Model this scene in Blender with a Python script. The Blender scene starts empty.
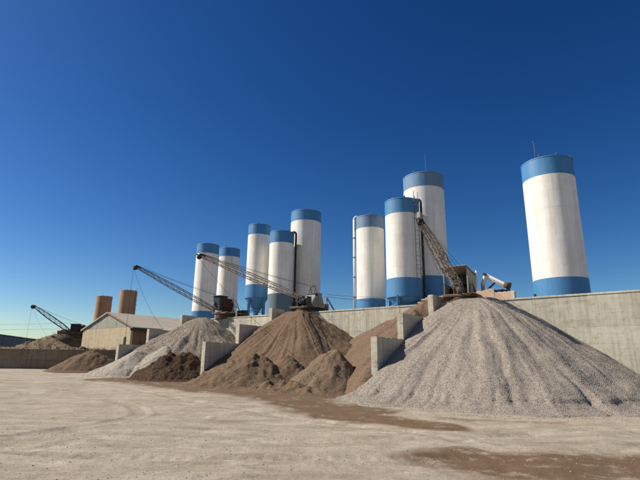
import bpy, bmesh, math, random
import numpy as np
from mathutils import Vector, Matrix

random.seed(7)
RNG = np.random.default_rng(11)
R = math.radians
scene = bpy.context.scene
COL = scene.collection

# ------------------------------------------------------------------ camera
F_PX = 466.0
pitch = math.atan(122.7 / F_PX)
roll = math.atan(22 / 1770)
fwd = Vector((0, math.cos(pitch), math.sin(pitch)))
up0 = Vector((0, -math.sin(pitch), math.cos(pitch)))
rt0 = Vector((1, 0, 0))
upv = up0 * math.cos(roll) - rt0 * math.sin(roll)
rtv = rt0 * math.cos(roll) + up0 * math.sin(roll)
cd = bpy.data.cameras.new('camera')
cd.sensor_width = 36.0
cd.lens = 36.0 * F_PX / 640.0
cd.clip_start = 0.1
cd.clip_end = 8000
cam = bpy.data.objects.new('camera', cd)
COL.objects.link(cam)
m = Matrix((rtv, upv, -fwd)).transposed().to_4x4()
m.translation = Vector((0, 0, 1.6))
cam.matrix_world = m
scene.camera = cam

# ------------------------------------------------------------------ sky and sun
SUN_EL = R(41)
SUN_AZ = R(-84)            # from +Y, clockwise: the sun stands to the left, a little ahead
to_sun = Vector((math.sin(SUN_AZ) * math.cos(SUN_EL), math.cos(SUN_AZ) * math.cos(SUN_EL), math.sin(SUN_EL)))
world = bpy.data.worlds.new('World')
scene.world = world
world.use_nodes = True
wn = world.node_tree
bg = wn.nodes['Background']
sky = wn.nodes.new('ShaderNodeTexSky')
sky.sky_type = 'NISHITA'
sky.sun_disc = False
sky.sun_elevation = SUN_EL
sky.sun_rotation = SUN_AZ % (2 * math.pi)
sky.altitude = 600
sky.air_density = 1.0
sky.dust_density = 0.75
sky.ozone_density = 1.8
hs = wn.nodes.new('ShaderNodeHueSaturation')
hs.inputs['Saturation'].default_value = 1.34
hs.inputs['Hue'].default_value = 0.502
wn.links.new(sky.outputs[0], hs.inputs['Color'])
gm = wn.nodes.new('ShaderNodeGamma')
gm.inputs['Gamma'].default_value = 1.36
wn.links.new(hs.outputs[0], gm.inputs['Color'])
wn.links.new(gm.outputs[0], bg.inputs[0])
bg.inputs[1].default_value = 0.05
hs.inputs['Value'].default_value = 0.81
sd = bpy.data.lights.new('sun', 'SUN')
sd.energy = 5.0
sd.angle = R(0.53)
sd.color = (1.0, 0.92, 0.79)
sun = bpy.data.objects.new('sun', sd)
sun.rotation_euler = (-to_sun).to_track_quat('-Z', 'Y').to_euler()
COL.objects.link(sun)
vs = scene.view_settings
vs.view_transform = 'Standard'
vs.look = 'None'
vs.exposure = 0.4
vs.gamma = 1.0
vs.use_curve_mapping = False

# ------------------------------------------------------------------ frames
# the plant stands on one grid: s runs along the long retaining wall, t out of the wall towards the yard
DS = (0.8012, -0.5984)
DN = (-0.5984, -0.8012)
W0 = (0.0, 31.98)
ROT = math.atan2(DS[1], DS[0])               # local x = s, local y = -t
ROTB = math.atan2(DN[1], DN[0])              # local x = outwards from the wall
def wst(s, t):
    return (W0[0] + DS[0] * s + DN[0] * t, W0[1] + DS[1] * s + DN[1] * t)
def to_st(x, y):
    dx = x - W0[0]; dy = y - W0[1]
    return DS[0] * dx + DS[1] * dy, DN[0] * dx + DN[1] * dy
TERR = 4.9                                    # level of the terrace behind the wall
def gz(y):                                    # the yard rises gently to the back
    return 0.033 * np.clip(np.asarray(y, float) - 15.0, 0, 25.0)

# ------------------------------------------------------------------ numpy noise
_L = RNG.random((256, 256))
def vnoise(x, y):
    x = np.asarray(x, float); y = np.asarray(y, float)
    xi = np.floor(x).astype(int); yi = np.floor(y).astype(int)
    fx = x - xi; fy = y - yi
    fx = fx * fx * (3 - 2 * fx); fy = fy * fy * (3 - 2 * fy)
    a = _L[xi % 256, yi % 256]; b = _L[(xi + 1) % 256, yi % 256]
    c = _L[xi % 256, (yi + 1) % 256]; d = _L[(xi + 1) % 256, (yi + 1) % 256]
    return (a * (1 - fx) + b * fx) * (1 - fy) + (c * (1 - fx) + d * fx) * fy - 0.5
def fbm(x, y, oct=4, g=0.5):
    v = 0; a = 1.0
    for k in range(oct):
        v = v + a * vnoise(x * 2 ** k + 17.3 * k, y * 2 ** k + 5.1 * k)
        a *= g
    return v
def sstep(a, b, x):
    u = np.clip((x - a) / (b - a), 0, 1)
    return u * u * (3 - 2 * u)

# ------------------------------------------------------------------ materials
MATS = {}
class NB:
    def __init__(self, name, rough=0.8, spec=0.3, metal=0.0):
        self.m = bpy.data.materials.new(name); self.m.use_nodes = True
        self.t = self.m.node_tree; self.n = self.t.nodes; self.l = self.t.links
        self.b = self.n['Principled BSDF']
        self.b.inputs['Roughness'].default_value = rough
        self.b.inputs['Specular IOR Level'].default_value = spec
        self.b.inputs['Metallic'].default_value = metal
        MATS[name] = self.m
    def node(self, typ, **kw):
        nd = self.n.new(typ)
        for k, v in kw.items(): setattr(nd, k, v)
        return nd
    def put(self, sock, v):
        if hasattr(v, 'is_output') or isinstance(v, bpy.types.NodeSocket): self.l.new(v, sock)
        else: sock.default_value = v
    def pos(self):
        return self.node('ShaderNodeNewGeometry').outputs['Position']
    def objc(self):
        return self.node('ShaderNodeTexCoord').outputs['Object']
    def mapping(self, vec, scale=(1, 1, 1), rot=(0, 0, 0), loc=(0, 0, 0)):
        nd = self.node('ShaderNodeMapping')
        self.l.new(vec, nd.inputs[0]); nd.inputs['Scale'].default_value = scale
        nd.inputs['Rotation'].default_value = rot; nd.inputs['Location'].default_value = loc
        return nd.outputs[0]
    def noise(self, vec, scale, detail=4, rough=0.6, lac=2.0):
        nd = self.node('ShaderNodeTexNoise')
        self.l.new(vec, nd.inputs['Vector']); nd.inputs['Scale'].default_value = scale
        nd.inputs['Detail'].default_value = detail; nd.inputs['Roughness'].default_value = rough
        return nd.outputs['Fac']
    def voro(self, vec, scale, out='Distance'):
        nd = self.node('ShaderNodeTexVoronoi')
        self.l.new(vec, nd.inputs['Vector']); nd.inputs['Scale'].default_value = scale
        return nd.outputs[out]
    def ramp(self, fac, stops):
        nd = self.node('ShaderNodeValToRGB'); self.l.new(fac, nd.inputs[0])
        e = nd.color_ramp.elements
        while len(e) < len(stops): e.new(0.5)
        for el, (p, c) in zip(e, stops):
            el.position = p
            el.color = (c, c, c, 1) if isinstance(c, (int, float)) else (*c, 1)
        return nd.outputs[0]
    def mix(self, fac, a, b, mode='MIX'):
        nd = self.node('ShaderNodeMix', data_type='RGBA', blend_type=mode)
        self.put(nd.inputs[0], fac)
        for s, v in ((nd.inputs[6], a), (nd.inputs[7], b)):
            if isinstance(v, tuple): s.default_value = (*v, 1)
            else: self.l.new(v, s)
        return nd.outputs[2]
    def math(self, op, a, b=0.0):
        nd = self.node('ShaderNodeMath', operation=op)
        self.put(nd.inputs[0], a); self.put(nd.inputs[1], b)
        return nd.outputs[0]
    def rnd(self):
        return self.node('ShaderNodeObjectInfo').outputs['Random']
    def attr(self, name):
        nd = self.node('ShaderNodeAttribute', attribute_name=name)
        return nd.outputs['Fac']
    def color(self, c):
        self.put(self.b.inputs['Base Color'], c if not isinstance(c, tuple) else (*c, 1))
    def bump(self, h, strength=0.5, dist=0.02):
        nd = self.node('ShaderNodeBump')
        nd.inputs['Strength'].default_value = strength; nd.inputs['Distance'].default_value = dist
        self.l.new(h, nd.inputs['Height']); self.l.new(nd.outputs[0], self.b.inputs['Normal'])

def mat_paint(name, base, dirt, rough=0.55, amount=0.5, rust=0.0):
    b = NB(name, rough, 0.35)
    p = b.pos()
    streak = b.noise(b.mapping(p, (2.2, 2.2, 0.10)), 1.6, 5, 0.65)
    blot = b.noise(p, 0.8, 5, 0.65)
    f = b.math('MULTIPLY', b.ramp(streak, [(0.42, 0.0), (0.75, 1.0)]), amount)
    c = b.mix(f, base, dirt)
    c = b.mix(b.math('MULTIPLY', b.ramp(blot, [(0.4, 0.0), (0.8, 1.0)]), amount * 0.7), c, dirt)
    if rust:
        sp = b.noise(b.mapping(p, (5, 5, 1.1)), 1.7, 6, 0.7)
        c = b.mix(b.math('MULTIPLY', b.ramp(sp, [(0.66, 0.0), (0.74, 1.0)]), rust), c, (0.16, 0.08, 0.04))
    c = b.mix(b.math('MULTIPLY', b.rnd(), 0.10), c, dirt)
    b.color(c)
    b.bump(b.noise(b.mapping(p, (1, 1, 0.7)), 2.3, 3), 0.35, 0.03)
    return b.m

def mat_plain(name, base, rough=0.7, var=0.35, scale=3.0, metal=0.0, bump=0.2):
    b = NB(name, rough, 0.3, metal)
    p = b.pos()
    dark = tuple(x * (1 - var) for x in base); lite = tuple(min(1, x * (1 + var * 0.6)) for x in base)
    c = b.mix(b.noise(p, scale, 5, 0.65), dark, lite)
    c = b.mix(b.math('MULTIPLY', b.rnd(), 0.3), c, dark)
    b.color(c); b.bump(b.noise(p, scale * 8, 3), bump, 0.01)
    return b.m

def mat_concrete(name, base, stain, lite, amount=0.6):
    b = NB(name, 0.9, 0.2)
    p = b.mapping(b.pos(), (1, 1, 1), (0, 0, -ROT))
    big = b.noise(p, 0.35, 6, 0.62)
    c = b.mix(b.ramp(big, [(0.32, 0.0), (0.68, 1.0)]), base, lite)
    boards = b.noise(b.mapping(p, (7.0, 7.0, 0.14)), 1.0, 3, 0.6)
    c = b.mix(b.math('MULTIPLY', b.ramp(boards, [(0.45, 0.0), (0.7, 1.0)]), amount * 0.5), c, stain)
    hor = b.noise(b.mapping(p, (0.35, 0.35, 5.5)), 1.0, 5, 0.7)
    c = b.mix(b.math('MULTIPLY', b.ramp(hor, [(0.52, 0.0), (0.72, 1.0)]), amount * 0.6), c, stain)
    spot = b.noise(p, 3.2, 7, 0.78)
    c = b.mix(b.math('MULTIPLY', b.ramp(spot, [(0.50, 0.0), (0.70, 1.0)]), amount * 0.75), c, stain)
    wash = b.noise(b.mapping(p, (1.1, 1.1, 0.35)), 1.3, 6, 0.7)
    c = b.mix(b.math('MULTIPLY', b.ramp(wash, [(0.50, 0.0), (0.68, 1.0)]), amount * 0.7), c, lite)
    drip = b.noise(b.mapping(p, (3.5, 3.5, 0.22)), 1.0, 6, 0.75)
    c = b.mix(b.math('MULTIPLY', b.ramp(drip, [(0.58, 0.0), (0.68, 1.0)]), amount * 0.8), c, stain)
    c = b.mix(b.math('MULTIPLY', b.rnd(), 0.22), c, stain)
    b.color(c)
    h = b.math('ADD', b.math('MULTIPLY', boards, 0.6), b.math('MULTIPLY', b.noise(p, 18, 5, 0.7), 0.6))
    b.bump(h, 0.5, 0.02)
    return b.m

def mat_grain(name, c1, c2, c3, grain=16.0, bump=0.8, dist=0.04, big=0.5, spread=1.0, lumps=1.0):
    b = NB(name, 0.95, 0.15)
    p = b.pos()
    g = b.voro(p, grain, 'Color')
    sep = b.node('ShaderNodeSeparateColor'); b.l.new(g, sep.inputs[0])
    c = b.mix(sep.outputs[0], c1, c2)
    c = b.mix(b.ramp(b.noise(p, big, 6, 0.65), [(0.35, 0.0), (0.7, 0.75)]), c, c3)
    c = b.mix(b.math('MULTIPLY', b.ramp(b.noise(p, grain * 0.35, 4, 0.7), [(0.5, 0.0), (0.75, 1.0)]), 0.5 * spread), c, c1)
    b.color(c)
    d = b.voro(p, grain)
    h = b.math('ADD', b.math('MULTIPLY', d, -0.8), b.noise(p, grain * 0.6, 5, 0.7))
    h = b.math('ADD', h, b.math('MULTIPLY', b.noise(p, grain * 0.14, 7, 0.72), lumps))
    b.bump(h, bump, dist)
    return b.m

WHITE = mat_paint('silo_white_paint', (0.84, 0.82, 0.76), (0.46, 0.41, 0.32), 0.55, 0.55, 0.75)
BLUE = mat_paint('silo_blue_paint', (0.038, 0.185, 0.40), (0.13, 0.26, 0.38), 0.55, 0.5, 0.5)
BLUED = mat_paint('silo_blue_paint_worn', (0.05, 0.19, 0.37), (0.28, 0.27, 0.24), 0.6, 0.7, 0.5)
SLATE = mat_paint('silo_slate_paint', (0.10, 0.16, 0.20), (0.18, 0.19, 0.19), 0.6, 0.5, 0.2)
TAN = mat_paint('silo_tan_paint', (0.46, 0.28, 0.145), (0.22, 0.13, 0.075), 0.6, 0.6, 0.4)
CONC = mat_concrete('pale_board_marked_concrete', (0.48, 0.445, 0.35), (0.21, 0.19, 0.14), (0.62, 0.58, 0.47), 1.0)
CONCD = mat_concrete('divider_concrete', (0.47, 0.435, 0.35), (0.24, 0.21, 0.16), (0.60, 0.555, 0.45), 0.9)
CONCB = mat_concrete('soil_stained_concrete', (0.22, 0.165, 0.11), (0.10, 0.07, 0.045), (0.29, 0.225, 0.155), 0.8)
CREAM = mat_concrete('cream_plaster', (0.54, 0.46, 0.30), (0.33, 0.24, 0.15), (0.62, 0.54, 0.37), 0.95)
PINK = mat_concrete('salmon_plaster', (0.55, 0.36, 0.26), (0.42, 0.24, 0.17), (0.62, 0.46, 0.35), 0.4)
ROOFM = mat_plain('pale_roof_sheet', (0.45, 0.40, 0.31), 0.6, 0.25, 0.8)
GABLE = mat_plain('grey_gable_sheet', (0.36, 0.35, 0.29), 0.7, 0.3, 1.2)
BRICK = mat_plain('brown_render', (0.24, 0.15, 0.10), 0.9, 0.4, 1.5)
DARKM = mat_plain('dark_steel', (0.035, 0.033, 0.032), 0.6, 0.5, 4.0)
BLACKM = mat_plain('black_rubber', (0.012, 0.012, 0.012), 0.6, 0.4, 6.0)
STEEL = mat_plain('weathered_steel', (0.16, 0.135, 0.11), 0.65, 0.5, 6.0)
STEELW = mat_plain('pale_painted_steel', (0.40, 0.36, 0.30), 0.65, 0.55, 4.0)
STEELG = mat_plain('grey_painted_steel', (0.24, 0.235, 0.215), 0.7, 0.55, 3.0)
REDM = mat_plain('faded_red_paint', (0.09, 0.036, 0.028), 0.85, 0.4, 4.0)
RUST = mat_plain('rusty_steel', (0.11, 0.07, 0.05), 0.85, 0.5, 6.0)
BOOMW = mat_plain('pale_rusty_boom_paint', (0.30, 0.25, 0.20), 0.7, 0.6, 5.0)
WOOD = mat_plain('old_board', (0.33, 0.21, 0.14), 0.85, 0.4, 3.0)
WOODL = mat_plain('pale_board', (0.50, 0.42, 0.33), 0.85, 0.4, 3.0)
WIRE = mat_plain('wire_rope', (0.06, 0.058, 0.055), 0.6, 0.3, 9.0)
SHEDB = mat_plain('blue_sheet', (0.03, 0.085, 0.14), 0.5, 0.2, 0.5)
SHEDR = mat_plain('blue_roof_sheet', (0.04, 0.12, 0.20), 0.5, 0.2, 0.5)
def mat_glass():
    b = NB('cab_glass', 0.08, 0.5); b.color((0.02, 0.025, 0.03)); return b.m
GLASS = mat_glass()
GRAVEL = mat_grain('pink_grey_gravel', (0.21, 0.18, 0.15), (0.36, 0.314, 0.266), (0.302, 0.262, 0.22), 26, 0.45, 0.025)
GRAVELST = mat_grain('gravel_stone', (0.21, 0.18, 0.15), (0.44, 0.388, 0.33), (0.31, 0.27, 0.226), 14, 0.3, 0.01)
GRAVEL2 = mat_grain('mauve_grey_gravel', (0.17, 0.143, 0.113), (0.29, 0.247, 0.198), (0.24, 0.203, 0.162), 18, 0.5, 0.03)
WGRAVEL = mat_grain('pale_grey_gravel', (0.28, 0.247, 0.20), (0.38, 0.337, 0.275), (0.34, 0.30, 0.245), 18, 0.5, 0.03)
SAND = mat_grain('brown_sand', (0.115, 0.076, 0.048), (0.205, 0.140, 0.09), (0.168, 0.114, 0.073), 24, 0.65, 0.05, 0.5, 0.35, 2.6)
SANDP = mat_grain('buff_sand', (0.135, 0.095, 0.063), (0.225, 0.162, 0.11), (0.185, 0.132, 0.089), 24, 0.65, 0.05, 0.5, 0.35, 2.6)
SANDR = mat_grain('reddish_sand', (0.13, 0.087, 0.058), (0.21, 0.145, 0.098), (0.175, 0.121, 0.081), 24, 0.65, 0.05, 0.5, 0.35, 2.6)
SANDD = mat_grain('dark_brown_sand', (0.045, 0.027, 0.016), (0.12, 0.075, 0.045), (0.085, 0.052, 0.032), 18, 0.9, 0.06, 0.5, 1.0, 2.5)  # much darker brown than the other sands
BANKM = mat_grain('rubble_soil', (0.085, 0.06, 0.04), (0.24, 0.185, 0.13), (0.16, 0.112, 0.07), 4, 0.9, 0.12, 0.15)
TERRM = mat_grain('terrace_dirt', (0.20, 0.155, 0.11), (0.38, 0.31, 0.24), (0.30, 0.24, 0.18), 8, 0.6, 0.04)
DRYG = mat_plain('dry_grass', (0.20, 0.17, 0.06), 0.9, 0.4, 2.0)

PALEST = mat_grain('pale_limestone', (0.24, 0.20, 0.155), (0.46, 0.41, 0.34), (0.36, 0.31, 0.25), 9, 0.3, 0.01)
def mat_ground():
    b = NB('yard_dirt', 0.95, 0.15)
    p = b.pos()
    big = b.noise(p, 0.16, 6, 0.62)
    mid = b.noise(b.mapping(p, (0.55, 1.5, 1.0), (0, 0, 0.35)), 0.9, 7, 0.7)
    fine = b.noise(p, 9.0, 6, 0.75)
    c = b.mix(b.ramp(mid, [(0.36, 0.0), (0.60, 1.0)]), (0.235, 0.193, 0.137), (0.40, 0.355, 0.28))
    c = b.mix(b.math('MULTIPLY', b.ramp(big, [(0.38, 0.0), (0.64, 1.0)]), 0.55), c, (0.40, 0.335, 0.255))
    c = b.mix(b.math('MULTIPLY', b.ramp(fine, [(0.45, 0.0), (0.75, 1.0)]), 0.45), c, (0.22, 0.165, 0.11))
    pale = b.noise(b.mapping(p, (0.8, 1.9, 1.0), (0, 0, 0.2)), 0.9, 8, 0.74)
    c = b.mix(b.math('MULTIPLY', b.ramp(pale, [(0.56, 0.0), (0.70, 1.0)]), 0.6), c, (0.58, 0.53, 0.45))
    grit = b.voro(p, 34.0, 'Color')
    sep = b.node('ShaderNodeSeparateColor'); b.l.new(grit, sep.inputs[0])
    c = b.mix(b.math('MULTIPLY', b.ramp(sep.outputs[0], [(0.80, 0.0), (0.95, 1.0)]), 0.22), c, (0.60, 0.56, 0.50))
    c = b.mix(b.math('MULTIPLY', b.ramp(sep.outputs[1], [(0.86, 0.0), (0.97, 1.0)]), 0.3), c, (0.13, 0.10, 0.08))
    st = b.attr('stain')
    brk = b.noise(p, 1.7, 7, 0.72)
    sf = b.math('MULTIPLY', st, b.ramp(brk, [(0.34, 0.25), (0.50, 1.0)]))
    sc = b.mix(fine, (0.075, 0.042, 0.021), (0.18, 0.108, 0.058))
    sf = b.ramp(sf, [(0.12, 0.0), (0.72, 0.9)])
    c = b.mix(sf, c, sc)
    b.color(c)
    h = b.math('ADD', b.math('MULTIPLY', fine, 1.0), b.math('MULTIPLY', b.noise(p, 45.0, 4, 0.8), 0.25))
    h = b.math('ADD', h, b.math('MULTIPLY', b.noise(p, 2.2, 5, 0.6), 0.8))
    b.bump(h, 0.55, 0.045)
    return b.m
GROUND = mat_ground()

# ------------------------------------------------------------------ mesh helpers
class MB:
    def __init__(self):
        self.v = []; self.f = []; self.sm = []
    def add(self, vs, fs, smooth=False):
        o = len(self.v); self.v += [tuple(p) for p in vs]
        self.f += [tuple(i + o for i in f) for f in fs]; self.sm += [smooth] * len(fs)
        return self
    def box(self, x0, x1, y0, y1, z0, z1, ch=0.0):
        if ch <= 0:
            vs = [(x, y, z) for z in (z0, z1) for y in (y0, y1) for x in (x0, x1)]
            return self.add(vs, [(0, 2, 3, 1), (4, 5, 7, 6), (0, 1, 5, 4), (2, 6, 7, 3), (0, 4, 6, 2), (1, 3, 7, 5)])
        bm = bmesh.new(); bmesh.ops.create_cube(bm, size=1.0)
        for v in bm.verts:
            v.co = Vector(((x0 + x1) / 2 + v.co.x * (x1 - x0), (y0 + y1) / 2 + v.co.y * (y1 - y0), (z0 + z1) / 2 + v.co.z * (z1 - z0)))
        bmesh.ops.bevel(bm, geom=bm.edges[:], offset=ch, segments=1, affect='EDGES')
        bm.verts.index_update()
        self.add([v.co[:] for v in bm.verts], [[v.index for v in f.verts] for f in bm.faces]); bm.free()
        return self
    def tube(self, p0, p1, r0, r1=None, n=8, caps=True, smooth=True):
        r1 = r0 if r1 is None else r1
        p0 = Vector(p0); p1 = Vector(p1); d = (p1 - p0)
        if d.length < 1e-6: return self
        d.normalize()
        a = d.cross(Vector((0, 0, 1)) if abs(d.z) < 0.95 else Vector((1, 0, 0))).normalized(); b = d.cross(a)
        vs = []
        for p, r in ((p0, r0), (p1, r1)):
            for k in range(n):
                an = 2 * math.pi * k / n
                vs.append(p + a * (r * math.cos(an)) + b * (r * math.sin(an)))
        self.add(vs, [(k, (k + 1) % n, n + (k + 1) % n, n + k) for k in range(n)], smooth)
        if caps:
            o = len(self.v) - 2 * n
            self.f += [tuple(o + k for k in reversed(range(n))), tuple(o + n + k for k in range(n))]; self.sm += [False, False]
        return self
    def path(self, pts, r, n=6):
        for a, b in zip(pts[:-1], pts[1:]): self.tube(a, b, r, r, n, True)
        return self
    def lathe(self, prof, n=64, smooth=True, cap0=False, cap1=False, cx=0, cy=0):
        vs = []
        for r, z in prof:
            for k in range(n):
                a = 2 * math.pi * k / n
                vs.append((cx + r * math.cos(a), cy + r * math.sin(a), z))
        fs = []
        for i in range(len(prof) - 1):
            for k in range(n):
                fs.append((i * n + k, i * n + (k + 1) % n, (i + 1) * n + (k + 1) % n, (i + 1) * n + k))
        self.add(vs, fs, smooth)
        o = len(self.v) - len(vs)
        if cap0: self.f.append(tuple(o + k for k in reversed(range(n)))); self.sm.append(False)
        if cap1: self.f.append(tuple(o + (len(prof) - 1) * n + k for k in range(n))); self.sm.append(False)
        return self
    def prism(self, poly, y0, y1):               # poly in x,z extruded along y
        n = len(poly)
        vs = [(x, y0, z) for x, z in poly] + [(x, y1, z) for x, z in poly]
        fs = [tuple(range(n)), tuple(reversed(range(n, 2 * n)))] + [(k, n + k, n + (k + 1) % n, (k + 1) % n) for k in range(n)]
        return self.add(vs, fs)
    def mesh(self, name):
        me = bpy.data.meshes.new(name); me.from_pydata(self.v, [], self.f)
        me.polygons.foreach_set('use_smooth', self.sm)
        bm = bmesh.new(); bm.from_mesh(me); bmesh.ops.recalc_face_normals(bm, faces=bm.faces[:]); bm.to_mesh(me); bm.free()
        return me

def link(name, me, mat, parent=None):
    o = bpy.data.objects.new(name, me); COL.objects.link(o)
    if mat and not me.materials: me.materials.append(mat)
    if parent: o.parent = parent
    return o
def obj(name, mb, mat, parent=None, label=None):
    o = link(name, mb.mesh(name), mat, parent)
    if label: o['label'] = label
    return o
def thing(name, label, cat, loc, rotz=0.0, group=None):
    e = bpy.data.objects.new(name, None); COL.objects.link(e)
    e.location = loc; e.rotation_euler = (0, 0, rotz); e.empty_display_size = 0.2
    e['label'] = label; e['category'] = cat
    if group: e['group'] = group
    return e
def np_mesh(name, V, Fc, smooth=True):
    me = bpy.data.meshes.new(name)
    V = np.ascontiguousarray(V, np.float32); Fc = np.ascontiguousarray(Fc, np.int32)
    k = Fc.shape[1]
    me.vertices.add(len(V)); me.vertices.foreach_set('co', V.ravel())
    me.loops.add(Fc.size); me.loops.foreach_set('vertex_index', Fc.ravel())
    me.polygons.add(len(Fc)); me.polygons.foreach_set('loop_start', np.arange(0, Fc.size, k, dtype=np.int32))
    me.polygons.foreach_set('loop_total', np.full(len(Fc), k, np.int32))
    me.polygons.foreach_set('use_smooth', np.full(len(Fc), smooth, bool))
    me.update(calc_edges=True); me.validate()
    return me
OCT_V = np.array([(1, 0, 0), (-1, 0, 0), (0, 1, 0), (0, -1, 0), (0, 0, 1), (0, 0, -1)], float)
OCT_F = np.array([(0, 2, 4), (2, 1, 4), (1, 3, 4), (3, 0, 4), (2, 0, 5), (1, 2, 5), (3, 1, 5), (0, 3, 5)])
def stones(name, P, smin, smax, mat, parent, power=2.5, flat=0.75):
    n = len(P)
    sz = smin + (smax - smin) * RNG.random(n) ** power
    V = OCT_V[None] * (0.65 + 0.6 * RNG.random((n, 6, 1)))
    q = RNG.normal(size=(n, 4)); q /= np.linalg.norm(q, axis=1, keepdims=True)
    w, x, y, z = q.T
    M = np.stack([np.stack([1 - 2 * (y * y + z * z), 2 * (x * y - z * w), 2 * (x * z + y * w)], -1),
                  np.stack([2 * (x * y + z * w), 1 - 2 * (x * x + z * z), 2 * (y * z - x * w)], -1),
                  np.stack([2 * (x * z - y * w), 2 * (y * z + x * w), 1 - 2 * (x * x + y * y)], -1)], 1)
    V = np.einsum('nij,nkj->nki', M, V) * sz[:, None, None]
    V[:, :, 2] *= flat
    V = V + P[:, None, :]
    Fc = OCT_F[None] + 6 * np.arange(n)[:, None, None]
    o = link(name, np_mesh(name, V.reshape(-1, 3), Fc.reshape(-1, 3), False), mat, parent)
    o['kind'] = 'stuff'
    return o

# ================================================================== THE SETTING
def axis(c0, c1, step, far, k=1.16):
    a = list(np.arange(c0, c1 + 1e-6, step)); d = step
    lo = []; x = c0
    while x > -far: d *= k; x -= d; lo.append(x)
    hi = []; x = a[-1]; d = step
    while x < far: d *= k; x += d; hi.append(x)
    return np.array(lo[::-1] + a + hi)
def seg_dist(x, y, pts):
    best = np.full(np.shape(x), 1e9); along = np.zeros(np.shape(x)); acc = 0
    for (ax, ay), (bx, by) in zip(pts[:-1], pts[1:]):
        L = math.hypot(bx - ax, by - ay)
        u = np.clip(((x - ax) * (bx - ax) + (y - ay) * (by - ay)) / L ** 2, 0, 1)
        d = np.hypot(x - ax - u * (bx - ax), y - ay - u * (by - ay))
        mk = d < best; along = np.where(mk, acc + u * L, along); best = np.minimum(best, d); acc += L
    return best, along
def curve(pts, n=40):
    P = [Vector((*p, 0)) for p in pts]; P = [P[0] * 2 - P[1]] + P + [P[-1] * 2 - P[-2]]; out = []
    for i in range(1, len(P) - 2):
        for k in range(n):
            t = k / n; a, b, c, d = P[i - 1], P[i], P[i + 1], P[i + 2]
            q = 0.5 * ((2 * b) + (c - a) * t + (2 * a - 5 * b + 4 * c - d) * t * t + (3 * b - a - 3 * c + d) * t ** 3)
            out.append((q.x, q.y))
    return out + [(P[-2].x, P[-2].y)]

gx = axis(-15, 15, 0.085, 3000); gy = axis(4.5, 30, 0.085, 3000)
GX, GY = np.meshgrid(gx, gy, indexing='ij')
near = 1 - sstep(30, 60, np.hypot(GX, GY - 12))
GZ = gz(GY) + near * (0.10 * fbm(GX * 0.22, GY * 0.22, 3) + 0.04 * fbm(GX * 1.1 + 9, GY * 1.1, 4) + 0.02 * fbm(GX * 3.6, GY * 3.6 + 3, 2))
tracks = [curve([(-16, 21.5), (-9, 19.5), (-5.5, 15.2), (-6.8, 9.5), (-9, 4)], 8), curve([(-16, 23.6), (-8, 21), (-3.6, 15.4), (-4.9, 9.3), (-6.8, 4)], 8),
          curve([(-14, 13.5), (-6, 10.8), (0, 10.6), (7, 12.6), (15, 17)], 8), curve([(-14, 11.6), (-6, 8.9), (0.4, 8.7), (7.6, 10.6), (16, 15)], 8),
          curve([(-22, 30), (-13, 27), (-4, 18), (3, 11), (5, 4)], 8)]
for k, tr in enumerate(tracks):
    d, al = seg_dist(GX + 0.12 * fbm(GX * 0.7, GY * 0.7, 2), GY, tr)
    mask = 1 - sstep(0.16, 0.30, d)
    brk = sstep(-0.25, 0.12, fbm(GX * 0.5 + 31 * k, GY * 0.5, 3))
    GZ += near * brk * (-0.026 * mask + 0.016 * mask * np.sin(al * 24) + 0.018 * np.exp(-((d - 0.36) / 0.10) ** 2))
wx = GX + 0.9 * fbm(GX * 0.55, GY * 0.55 + 7, 4); wy = GY + 0.7 * fbm(GX * 0.6 + 21, GY * 0.6, 4)
d1, _ = seg_dist(wx, wy, [(-12.5, 29.5), (-6.5, 25), (-1.8, 20.4), (1.2, 16.8)])
d2, _ = seg_dist(wx, wy, [(0.2, 17.2), (1.6, 15.0), (3.0, 13.4)])
d3, _ = seg_dist(wx, wy, [(2.6, 8.7), (3.2, 8.4), (4.4, 8.5), (6.5, 8.8), (10, 9.2)])
d4, _ = seg_dist(wx, wy, [(4.2, 14.6), (7.2, 14.2)])
stain = np.maximum.reduce([1 - sstep(0.7, 2.1, d1), 1.0 * (1 - sstep(0.5, 1.5, d2)), 0.85 * (1 - sstep(0.5, 1.7, d3)), 0.5 * (1 - sstep(0.1, 0.6, d4))])
stain = np.maximum(stain, 0.18 * sstep(0.05, 0.5, fbm(GX * 0.3 + 4, GY * 0.5, 4)) * near)
ni, nj = GX.shape
idx = np.arange(ni * nj).reshape(ni, nj)
Q = np.stack([idx[:-1, :-1], idx[1:, :-1], idx[1:, 1:], idx[:-1, 1:]], -1).reshape(-1, 4)
me = np_mesh('ground', np.stack([GX, GY, GZ], -1).reshape(-1, 3), Q)
at = me.attributes.new('stain', 'FLOAT', 'POINT'); at.data.foreach_set('value', stain.ravel().astype(np.float32))
ground = link('ground', me, GROUND); ground['kind'] = 'structure'
def ground_at(x, y):
    i = np.clip(np.searchsorted(gx, x) - 1, 0, len(gx) - 2); j = np.clip(np.searchsorted(gy, y) - 1, 0, len(gy) - 2)
    u = (x - gx[i]) / (gx[i + 1] - gx[i]); v = (y - gy[j]) / (gy[j + 1] - gy[j])
    return (GZ[i, j] * (1 - u) + GZ[i + 1, j] * u) * (1 - v) + (GZ[i, j + 1] * (1 - u) + GZ[i + 1, j + 1] * u) * v
# loose stones on the yard
yy = 5 + 24 * RNG.random(14000) ** 1.6; xx = (RNG.random(14000) - 0.5) * (8 + yy * 1.5)
keep = vnoise(xx * 0.6, yy * 0.9) + 0.35 * RNG.random(14000) > 0.0
xx, yy = xx[keep], yy[keep]
stones('loose_stones', np.stack([xx, yy, ground_at(xx, yy) + 0.004], -1), 0.005, 0.020, PALEST, ground, 3.5, 0.6)

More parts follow.
